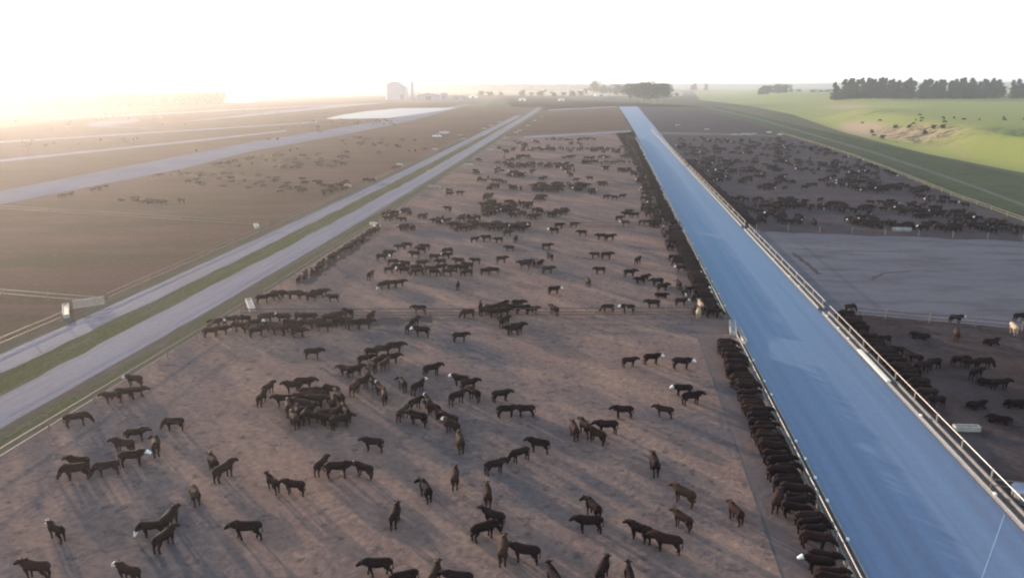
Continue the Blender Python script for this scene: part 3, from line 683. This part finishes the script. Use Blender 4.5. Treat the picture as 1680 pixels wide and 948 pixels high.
while yy<430:
    cow_w(14.8+rnd.uniform(-.5,.1),yy,rnd.uniform(-15,15),'f','black',1 if rnd.random()<.12 else 0,'far',world=True)
    if rnd.random()<.5: cow_w(12.5+rnd.uniform(-1.5,.3),yy,rnd.choice((90,-90,0,170)),'s','brown',0,'far',world=True)
    yy+=rnd.uniform(.9,1.5)
yy=162
while yy<300:
    if rnd.random()<.8: cow_w(32.1+rnd.uniform(-.1,.5),yy,180+rnd.uniform(-10,10),'f',rnd.choice(('black','brown')),0,'far',world=True)
    yy+=rnd.uniform(1,1.6)
yy=70
while yy<98:
    if rnd.random()<.7: cow_w(32.0+rnd.uniform(-.1,.5),yy,180+rnd.uniform(-10,10),'f',rnd.choice(('black','brown')),0,'rowR',world=True)
    yy+=rnd.uniform(.9,1.3)
# pen side row by the dirt road
for k in range(30):
    y_=105+k*1.5+rnd.uniform(-.5,.5); cow_w(-46.8+DX(y_)+rnd.uniform(-.3,.9),y_,90+rnd.uniform(-40,40),'s','brown' if k%3 else 'black',1 if rnd.random()<.1 else 0,'far',world=True)
# far blobs in photo pixels: x, y, half width, half height, number
blobs=[(805,374,62,4,50),(798,325,9,3,7),(817,342,26,9,40),(798,351,14,4,9),(770,361,14,4,6),(737,343,4,3,2),(724,365,12,4,8),(675,350,12,3,3),(694,360,4,3,2),(646,357,16,8,12),(682,376,22,2,7),
 (798,296,12,3,5),(820,300,10,2,4),(798,309,9,2,3),(815,308,8,2,3),(846,310,14,3,6),(846,287,13,3,8),(819,281,7,3,4),(781,283,4,4,3),(850,273,26,2,12),(783,263,4,2,2),(745,318,10,4,3),(820,268,12,2,3),
 (933,229,42,2,22),(944,236,12,2,6),(924,246,66,3,45),(1002,247,14,4,16),(855,257,14,2,7),(933,259,10,2,5),(965,260,8,2,4),(990,259,10,2,5),(888,272,52,3,46),(1003,267,48,1.6,24),(992,277,4,2,3),(1024,279,8,3,6),(850,286,12,3,8),(873,284,4,2,2),(933,280,9,2,4),(935,287,5,2,3),(892,293,6,2,2),(970,293,4,2,2),(983,303,10,2,4),(920,309,52,6,55),(1056,300,10,4,4),(890,326,10,4,7),(866,338,14,4,6),(879,348,8,2,3),(924,349,10,3,6),(907,354,10,2,4),(850,352,10,5,6),(875,358,14,4,5),(1062,345,8,10,14),(1073,365,8,12,14),(1082,330,4,8,4),(1058,312,5,5,5),(1045,285,8,6,8),(1028,250,8,10,14),(870,236,30,5,16),(830,246,14,6,9),(840,262,14,5,7)]
for x,y,rx,ry,n in blobs:
    for _ in range(n):
        a,b=G(x+rnd.uniform(-rx,rx),y+rnd.uniform(-ry,ry)+2)
        cow_w(a,b,rnd.choice((0,180,0,180,90,40,140,-40))+rnd.uniform(-15,15),rnd.choice('ssgw'),rnd.choice(('black','black','brown')),1 if rnd.random()<.16 else 0,'far')
# crowded right hand pen
def inpoly(p,poly):
    c=False; j=len(poly)-1
    for i in range(len(poly)):
        if (poly[i][1]>p[1])!=(poly[j][1]>p[1]) and p[0]<(poly[j][0]-poly[i][0])*(p[1]-poly[i][1])/(poly[j][1]-poly[i][1])+poly[i][0]: c=not c
        j=i
    return c
RP=[(1100,228),(1280,228),(1340,243),(1400,263),(1480,294),(1560,328),(1680,371),(1690,388),(1240,368),(1160,300)]
n=0; tries=0; rr_=random.Random(5)
while n<720 and tries<60000:
    tries+=1
    x=rr_.uniform(1100,1690); y=226+164*rr_.random()**1.25
    if not inpoly((x,y),RP): continue
    a,b=G(x,y)
    q=mn.noise(Vector((a*.07,b*.045,2.)))
    if q<-.16+(.12 if y>300 else -.12): continue
    cow_w(a,b,rr_.choice((0,180,0,180,90,30,150,-30))+rr_.uniform(-15,15),rr_.choice('ssgw'),rr_.choice(('black','black','brown')),1 if rr_.random()<.12 else 0,'far'); n+=1
# along the far left lane and by the far water
for k in range(70):
    t=rr_.random(); x=60+560*t; y=326+(212-326)*t**.93+10
    if mn.noise(Vector((x*.02,0,0)))>.0: a,b=G(x,y); cow_w(a,b,rr_.uniform(0,360),'s','black',0,'far')
LPOL=[(120,322),(420,258),(600,224),(750,226),(640,290),(420,360)]
k=0
while k<170:
    x=rr_.uniform(100,760); y=rr_.uniform(222,340)
    if not inpoly((x,y),LPOL): continue
    a,b=G(x,y)
    if mn.noise(Vector((a*.02,b*.035,5.)))<.12: k+=.02; continue
    cow_w(a,b,rr_.choice((0,180,90,30))+rr_.uniform(-15,15),rr_.choice('sgd'),'brown',0,'far'); k+=1
for k in range(240):
    x=rr_.uniform(20,560); y=rr_.uniform(176,250)
    a,b=G(x,y)
    if y>314-.18*x or mn.noise(Vector((a*.008,b*.02,9.)))<.08: continue
    cow_w(a,b,rr_.uniform(0,360),'s','brown',0,'far')
for k in range(60):
    a,b=G(rr_.uniform(500,650),rr_.uniform(197,206)); cow_w(a,b,rr_.uniform(0,360),'s','black',0,'far')
# grazing dots on the hill field
for k in range(17):
    x=rr_.uniform(1400,1680) if k%4 else rr_.uniform(1500,1610); y=190+rr_.gauss(4,3)+(x-1500)*.02
    a,b=G(x,y,10); cow_w(a,b,rr_.uniform(0,360),'g','black',0,'far')
# drop those lying on top of another or under a bunk
cows.sort(key=lambda c:(c['x']**2+c['y']**2))
keep=[]; cell={}
for c in cows:
    if c['cl'] not in('rowL1','rowL2','rowR') and 16.<c['x']<31: continue
    k=(int(c['x']//3),int(c['y']//3)); bad=False
    lim=.62 if c['cl'].startswith('row') or c['cl'].startswith('fencerow') else .8
    for i in (-1,0,1):
        for j in (-1,0,1):
            for o in cell.get((k[0]+i,k[1]+j),()):
                if (o['x']-c['x'])**2+(o['y']-c['y'])**2<lim*lim: bad=True
    if bad: continue
    cell.setdefault(k,[]).append(c); keep.append(c)
cows=keep
def infr(c):
    x,y,d_=P(c['x'],c['y'],.8); return -5<x<1685 and y<960
near=[c for c in cows if infr(c)][:300]
ids=set(id(c) for c in near)
rest=[c for c in cows if id(c) not in ids and infr(c)]
PH={'bottomleft':('bottom left corner of the near pen','scattered cattle at the near pen corner'),
 'leftbunch':('bunch well inside the roadside rail fence','bunch by the roadside fence'),
 'fencebunch':('clump touching the roadside rail fence','clump at the roadside fence'),
 'pair1':('pair standing below the fence bunch','pairs'),'pair2':('pair below the big left huddle','pairs'),'trio1':('trio just below the big huddle','trio'),
 'mid_single':('string of strays below pen centre','strays below pen centre'),'bottomcentre':('bottom-centre group cut by the frame','bottom centre group'),
 'centreknot':('loose knot at the bottom centre','knot at bottom centre'),'twopen':('T-shaped pair at lower centre','pairs'),'threestep':('stepped trio just below pen centre','trio'),
 'lowerright':('scatter left of the near feeding row','scatter by the feeding row'),'fiveknot':('knot right of pen centre','knot right of centre'),
 'threeright':('small set near the apron groove','set near the apron groove'),'trio2':('trio at pen centre','trio'),'trio3':('foursome above pen centre','foursome'),
 'chain':('slanting chain left of pen centre','slanting chain'),'herd_d':('big tight huddle in the left pen','big huddle'),'herd_e':('straggling herd above the big huddle','straggling herd'),
 'upperpair':('strays just below the cross fence','strays by the cross fence'),'fence88':('strays around the cross fence','strays by the cross fence'),
 'fencerow1':('crowded row right of the cream trough','row by the cream trough'),'fencerow2':('thin row above the cream trough','thin row above the trough'),
 'huddle400':('crowded huddle above the cross fence','crowded huddle above the cross fence'),'pair400':('strays around the crowded upper huddle','strays around the huddle'),
 'fencegroup':('dark group at the cross fence middle','dark group at the cross fence'),'midright':('loose set above the cross fence, laneward','loose set toward the lane'),
 'upmid':('scattered set before the second cross fence','set before the second fence'),'upright':('sparse far set close to the lane','sparse far set'),
 'darkpen':('dark pen right of the lane','cattle in the dark right pen'),
 'rowL1':('',''),'rowL2':('',''),'rowR':('',''),'far':('far herd strip beside the road fence','far herd')}
def facing(c):
    a=(math.degrees(c['rz']-YAW))%360
    return 'facing right' if a<30 or a>330 else 'facing away' if 55<=a<=125 else 'facing left' if 150<a<210 else 'facing us' if 235<a<305 else 'angled left-away' if 125<a<=150 else 'angled right-away' if 30<=a<55 else 'angled left-forward' if 210<=a<=235 else 'angled right-forward'
bycl={}
for c in near: bycl.setdefault(c['cl'],[]).append(c)
for cl,L in bycl.items():
    if cl.startswith('row'): L.sort(key=lambda c:c['y'])
    else: L.sort(key=lambda c:P(c['x'],c['y'],.8)[0])
    for i,c in enumerate(L):
        coat={'red':'red-brown','tan':'pale tan'}.get(c['coat'],c['coat']); wf='white-faced ' if c['face'] else ''
        pose={'g':'head down','d':'lying down'}.get(c['pose'],facing(c))
        if cl=='rowL1': c['label']=f"{wf}{coat} cow feeding at left bunk, {ordw(i+1)} up from the bottom edge"; c['group']='cattle feeding in a row left of the lane'
        elif cl=='rowL2': c['label']=f"{wf}{coat} cow at left bunk, {ordw(i+1)} beyond the cream trough gap"; c['group']='cattle feeding in a row left of the lane'
        elif cl=='rowR': c['label']=f"{wf}{coat} cow at the right bunk, {ordw(i+1)} from the row's near end"; c['group']='cattle feeding right of the lane'
        else:
            c['label']=f"{wf}{coat} cow {pose}, {ordw(i+1)} from left in {PH[cl][0]}"
            c['group']=PH[cl][1] if len(PH[cl][1])>6 else 'small parties of cattle in the near pen'
for c in near:
    o=bpy.data.objects.new('cow',COW[c['pose']]); link(o)
    o.location=(c['x'],c['y'],.04+gz(c['x'],c['y'])); o.rotation_euler.z=c['rz']; o.scale=(c['sc'],)*3
    mats=(COATS[c['coat']], WHITE if c['face'] else COATS[c['coat']], COATS[c['coat']])
    for k in range(3): o.material_slots[k].link='OBJECT'; o.material_slots[k].material=mats[k]
    tag(o,c['label'],'cow',c['group'])
print('cows near',len(near),'rest',len(rest))
# the countless remainder, one object
v=[];f=[];mi=[]; ml=['black','brown','red','tan']
data={k:([tuple(q.co) for q in m.vertices],[tuple(p.vertices) for p in m.polygons],[p.material_index for p in m.polygons]) for k,m in COWLO.items()}
for c in rest:
    V_,F_,I_=data[c['pose']]; n0=len(v); cs,sn=math.cos(c['rz']),math.sin(c['rz']); z0=.04+gz(c['x'],c['y']); s=c['sc']
    v+=[(c['x']+s*(a*cs-b*sn),c['y']+s*(a*sn+b*cs),z0+s*z) for a,b,z in V_]
    f+=[tuple(n0+q for q in p) for p in F_]; ci=ml.index(c['coat'])
    mi+=[4 if (i==1 and c['face']) else ci for i in I_]
o=mesh_obj('cattle_herd',v,f,[COATS[k] for k in ml]+[WHITE],smooth=True,mi=mi)
tag(o,'distant crowd of dark cattle spread over the far pens','cattle','far herd',kind='stuff')

# ------------------------------------------------------------------ trees
def crown_mesh(kind, seed, n=2600):
    r_=random.Random(seed); v=[];f=[]
    lobes=[]
    if kind=='pine':      # tall narrow ragged, unit height 1 -> scaled
        for k in range(16): 
            z=.08+.86*k/15; w=.23*(1-.80*(k/15)**1.15)*r_.uniform(.75,1.25); lobes.append((r_.uniform(-.06,.06),r_.uniform(-.06,.06),z,w,.075))
    else:
        for k in range(13):
            a=r_.uniform(0,6.28); q=r_.uniform(0,.27); lobes.append((q*math.cos(a),q*math.sin(a),r_.uniform(.32,.82),r_.uniform(.13,.22),r_.uniform(.11,.18)))
    for k in range(n):
        L=r_.choice(lobes)
        d_=Vector((r_.gauss(0,1),r_.gauss(0,1),r_.gauss(0,1))).normalized()*(r_.random()**.35)
        c=Vector((L[0]+d_.x*L[3],L[1]+d_.y*L[3],L[2]+d_.z*L[4]))
        s=r_.uniform(.012,.030); u=Vector((r_.gauss(0,1),r_.gauss(0,1),r_.gauss(0,.6))).normalized(); w_=u.cross(Vector((r_.gauss(0,1),r_.gauss(0,1),r_.gauss(0,1)))).normalized()
        k0=len(v); v+=[tuple(c-u*s-w_*s*.6),tuple(c+u*s-w_*s*.5),tuple(c+u*s*.8+w_*s*.7),tuple(c-u*s*.7+w_*s*.6)]; f.append((k0,k0+1,k0+2,k0+3))
    me=bpy.data.meshes.new('crown'); me.from_pydata(v,[],f); return me
def trunk_mesh(seed):
    r_=random.Random(seed); mb=MB()
    mb.tube([(0,0,-.02),(.005,0,.2),(-.005,.005,.5),(0,0,.86)],[.022,.017,.011,.004],7)
    for k in range(6):
        a=r_.uniform(0,6.28); z=r_.uniform(.25,.6); l=r_.uniform(.1,.2)
        mb.tube([(0,0,z),(l*.5*math.cos(a),l*.5*math.sin(a),z+.06),(l*math.cos(a),l*math.sin(a),z+.13)],[.009,.006,.003],5)
    o=mb.build('trunk',M['bark']); me=o.data; bpy.data.objects.remove(o); return me
PINES=[crown_mesh('pine',i) for i in range(4)]; BROAD=[crown_mesh('b',10+i) for i in range(4)]; TR=[trunk_mesh(i) for i in range(2)]
for m in PINES: m.materials.append(M['leaf_dark'])
for m in BROAD: m.materials.append(M['leaf_mid'])
def tree(x,y,h,wd,kind,label,group,zb=None):
    z=gz(x,y) if zb is None else zb
    r_=empty('pine_tree' if kind=='pine' else 'tree',(x,y,z),rnd.uniform(0,6.28)); tag(r_,label,'tree',group)
    c=link(bpy.data.objects.new('crown',rnd.choice(PINES if kind=='pine' else BROAD)),r_); c.scale=(h*wd,h*wd,h)
    t=link(bpy.data.objects.new('trunk',rnd.choice(TR)),r_); t.scale=(h,h,h)
# right windbreak on the plateau
k=0; x=1372.
while x<1640:
    top=130+rnd.uniform(-1.5,5)+(2.5 if x<1380 else 0)
    a,b=G(x,162.3,10); z=gz(a,b); px_,py_,d_=P(a,b,z); hh=(py_-top)*d_/F
    k+=1
    tree(a+rnd.uniform(-3,3),b+rnd.uniform(-8,8),hh,rnd.uniform(1.35,1.8),'pine',f"dark pine in the hilltop windbreak, {ordw(k)} from its left end",'pines of the hilltop windbreak')
    x+=rnd.uniform(6.5,10)
for i,x in enumerate((1660,1669,1679,1690)):
    a,b=G(x,162.3,10); tree(a,b,26*rnd.uniform(.9,1.1),1.2,'pine',['left end pine of the short clump at the frame edge','second pine of the short clump at the frame edge','third pine of the clump cut by the frame edge','last pine of the clump beyond the frame edge'][i],'pines at the frame edge')
def tpix(x,yb,yt,wd,kind,label,group,zz=0):
    a,b=G(x,yb,zz); px_,py_,d_=P(a,b,zz); tree(a,b,(yb-yt)*d_/F,wd,kind,label,group,zz)
tg='trees around the far end of the lane'
for i,(x,yb,yt,wd) in enumerate([(974,157,131,1.2),(961,158,144,.8),(990,158,139,1.5),(1000,158,141,.8),(1014,160,137,1.4),(1034,168,136,1.3),(1044,170,135,1.2),(1056,171,134,1.3),(1067,171,135,1.2),(1078,170,136,1.2),(1089,169,136,1.2),(1094,163,137,1.2),(1110,160,152,1.6)]):
    tpix(x,yb,yt,wd,'b',f"hazy tree in the copse at the lane's far end, {ordw(i+1)} from left",tg)
tg='trees in the low row left of the windbreak'
for i,(x,yb,yt,wd) in enumerate([(1249,160,141,1.2),(1258,160,140,1.2),(1272,158,137,1.5),(1285,158,137,1.6),(1298,156,145,1.4),(1311,156,146,1.6),(1332,157,147,1.7),(1345,157,147,1.9),(1358,157,146,1.9)]):
    tpix(x,yb,yt,wd,'b',f"small tree in the row left of the windbreak, {ordw(i+1)} from left",tg,2.)
for i,(x,yb,yt,wd) in enumerate([(1138,152,137,1.4),(1157,152,137,.9)]):
    tpix(x,yb,yt,wd,'b',['faint round tree alone on the far plain','faint slim tree alone on the far plain'][i],'lone faint trees')
tg='small bushy trees behind the far sheds'
for i,x in enumerate([790,803,822,857,872,888,908,925,940,952]):
    tpix(x,160+rnd.uniform(-1,1),rnd.uniform(147,151),rnd.uniform(1.3,2),'b',f"small hazy tree behind the far sheds, {ordw(i+1)} from left",tg)
for i,(x,yb,yt) in enumerate([(395-22,160,149),(405,160,149)]):
    tpix(x+6,yb,yt,1.6,'b',['hazy tree just right of the long flat hedge','second hazy tree right of the long flat hedge'][i],'hazy trees by the hedge')
# hazy far wood on the plain (one mass)
def leaf_mass(name,fn,n,s,mat,seed):
    r_=random.Random(seed); v=[];f=[]
    for _ in range(n):
        c=fn(r_); q=s*r_.uniform(.6,1.4)
        u=Vector((r_.gauss(0,1),r_.gauss(0,1),r_.gauss(0,.6))).normalized(); w_=u.cross(Vector((r_.gauss(0,1),r_.gauss(0,1),r_.gauss(0,1)))).normalized()
        k0=len(v); v+=[tuple(c-u*q-w_*q*.6),tuple(c+u*q-w_*q*.5),tuple(c+u*q*.8+w_*q*.7),tuple(c-u*q*.7+w_*q*.6)]; f.append((k0,k0+1,k0+2,k0+3))
    return mesh_obj(name,v,f,M[mat])
A=G(676,150); B=G(1030,149)
def wood(r_):
    t=r_.random(); x=A[0]+(B[0]-A[0])*t; y=A[1]+(B[1]-A[1])*t
    top=22+7*mn.noise(Vector((t*17,0,0)))+9*mn.noise(Vector((t*60,1,0)))
    return Vector((x+r_.uniform(-15,15),y+r_.uniform(-60,60),max(.5,top*(r_.random()**.6)*1.25)))
tag(leaf_mass('distant_woods',wood,9000,2.6,'leaf_mid',3),'hazy line of woods on the horizon behind the sheds','woods',kind='stuff')
A2=G(-40,184); B2=G(366,171)
def hedge(r_):
    t=r_.random(); x=A2[0]+(B2[0]-A2[0])*t; y=A2[1]+(B2[1]-A2[1])*t
    hgt=17.5+.6*mn.noise(Vector((t*40,0,0)))-(1-sm(t*6))*6
    return Vector((x+r_.uniform(-6,6),y+r_.uniform(-9,9),hgt*r_.random()**.6))
hd=leaf_mass('hedge',hedge,16000,1.7,'leaf_hedge',4); tag(hd,'long flat-topped brown hedge on the left under the glare','hedge')
# a few bushes on the hillside
for i,(x,y,zz) in enumerate([(1432,205,6),(1450,214,5),(1470,200,8),(1492,205,7),(1518,214,6),(1532,210,7),(1545,218,5)]):
    a,b=G(x,y,zz); z=gz(a,b)
    c=link(bpy.data.objects.new('bush',BROAD[i%4])); c.location=(a,b,z-.8); c.scale=(4.5,4.5,3.2)
    tag(c,f"dark bush on the eroded bank, {ordw(i+1)} from the left",'bush','bushes on the eroded bank')

# ------------------------------------------------------------------ buildings
a,b=G(650,164); root=empty('feed_mill',(a,b,0),YAW+R(0)); tag(root,'tall round-roofed mill building with sunlit-white left end','building')
dpx=1250/F*1.15
n=14; prof=[]
wl=36.; hw=29.; rise=11.
for i in range(n+1):
    t=i/n; prof.append((-wl/2+wl*t, hw+rise*math.sin(math.pi*(.12+.76*t))-4-(6*t*t)))
body=[(-wl/2,0)]+prof+[(wl/2,0)]
mb=MB().prism(body[::-1],0,42); o=mb.build('wall',M['shedwall'],root)
bm=bmesh.new(); bm.from_mesh(o.data); bmesh.ops.recalc_face_normals(bm,faces=bm.faces); bm.to_mesh(o.data); bm.free()
MB().box(-wl/2-1.6,.5,0,-wl/2-.01,41,hw-3).build('sunlit_end_panel',M['shedlit'],root)  # white panel paints the sunlight on the mill's left face
MB().box(8,-.25,0,15,-.01,10).build('door',M['door'],root)
v=[];f=[]
for i,(xx,zz) in enumerate(prof): v+=[(xx,-.6,zz+.35),(xx,42.6,zz+.35)]
for i in range(n): f.append((2*i,2*i+2,2*i+3,2*i+1))
ro=mesh_obj('roof',v,f,M['roof'],root,True)
a,b=G(677,164); root=empty('elevator_tower',(a,b,0)); tag(root,'slim elevator tower right of the tall mill building','tower')
mb=MB()
for sx in(-1,1):
    for sy in(-1,1): mb.box(sx*2-.3,sy*2-.3,0,sx*2+.3,sy*2+.3,40)
for k in range(9): mb.box(-2.2,-2.2,k*4.6+.5,2.2,2.2,k*4.6+.9)
mb.build('frame',M['shedwall'],root); MB().box(-1.2,-1.2,0,1.2,1.2,36).build('leg_casing',M['shedwall'],root)
MB().box(-2.4,-2.4,40.003,2.4,2.4,43.5).build('head_house',M['shedwall'],root)
def shed(label,x,yb,w_,d_,h_,rf=2.,door=True,grp=None,wall='shedwall',openf=False):
    a,b=G(x,yb); root=empty('shed',(a,b,0),YAW); tag(root,label,'shed',grp)
    o=MB().prism([(-w_/2,0),(w_/2,0),(w_/2,h_),(0,h_+rf),(-w_/2,h_)],0,d_).build('wall',M[wall],root)
    bm=bmesh.new(); bm.from_mesh(o.data); bmesh.ops.recalc_face_normals(bm,faces=bm.faces); bm.to_mesh(o.data); bm.free()
    e=w_/2+.5; rr=rf*e/(w_/2)
    v=[(-e,-.5,h_-.1+rf-rr+.3),(0,-.5,h_+rf+.3),(e,-.5,h_-.1+rf-rr+.3),(-e,d_+.5,h_-.1+rf-rr+.3),(0,d_+.5,h_+rf+.3),(e,d_+.5,h_-.1+rf-rr+.3)]
    mesh_obj('roof',v,[(0,1,4,3),(1,2,5,4)],M['roof'],root)
    if door: MB().box(-w_*.12,-.2,0,w_*.12,-.01,h_*.7).build('door',M['door'],root)
shed('long grey shed with dark doorway right of the mill',703,164,44,30,9,4)
shed('low grey shed with large dark opening beside the track',728,163,14,20,11,2)
shed('small dark-fronted shed at the end of the far lane',749,163,16,14,6,2)
shed('small grey shed fourth from the mill building',761,163,10,12,6,1.5)
shed('pale low shed behind the far lane end',776,161,20,12,5,1.5,wall='shedlit')
shed('small open-fronted white shelter beside the far road',857,166,13,8,4,1,wall='shedlit')
shed('tiny pale hut right of the white shelter',921,166,11,8,3.4,1,wall='shedlit')
shed('white roofed barn low behind the copse',986,158,30,15,5,2,wall='shedlit')
# truck and tank in the left pen lane
a,b=G(717,226); root=empty('pickup_truck',(a,b,.05),R(12)); tag(root,'small white pickup truck parked in the far left pen','truck')
MB().prism([(-2.6,.5),(2.6,.5),(2.6,1.05),(1.5,1.15),(.9,1.85),(-.4,1.85),(-.6,1.15),(-2.6,1.1)],-.9,.9).build('body',M['white'],root)
MB().prism([(1.36,1.2),(.86,1.76),(-.32,1.76),(-.45,1.2)],-.92,.92).build('window',M['glass'],root)
for sx in(-1.6,1.6):
    for sy in(-.85,.85): MB().tube([(sx,sy-.12,.38),(sx,sy+.12,.38)],.38,12).build('wheel',M['tyre'],root)
a,b=G(729,222); root=empty('flat_trailer',(a,b,.05),R(12)); tag(root,'pale boxy trailer just behind the white pickup','trailer')
MB().box(-3,-1.1,.8,3,1.1,2.1).build('body',M['roof'],root)
for sx in(-2,0,2): MB().tube([(sx,-1.3,.45),(sx,1.3,.45)],.45,12).build('wheel',M['tyre'],root)
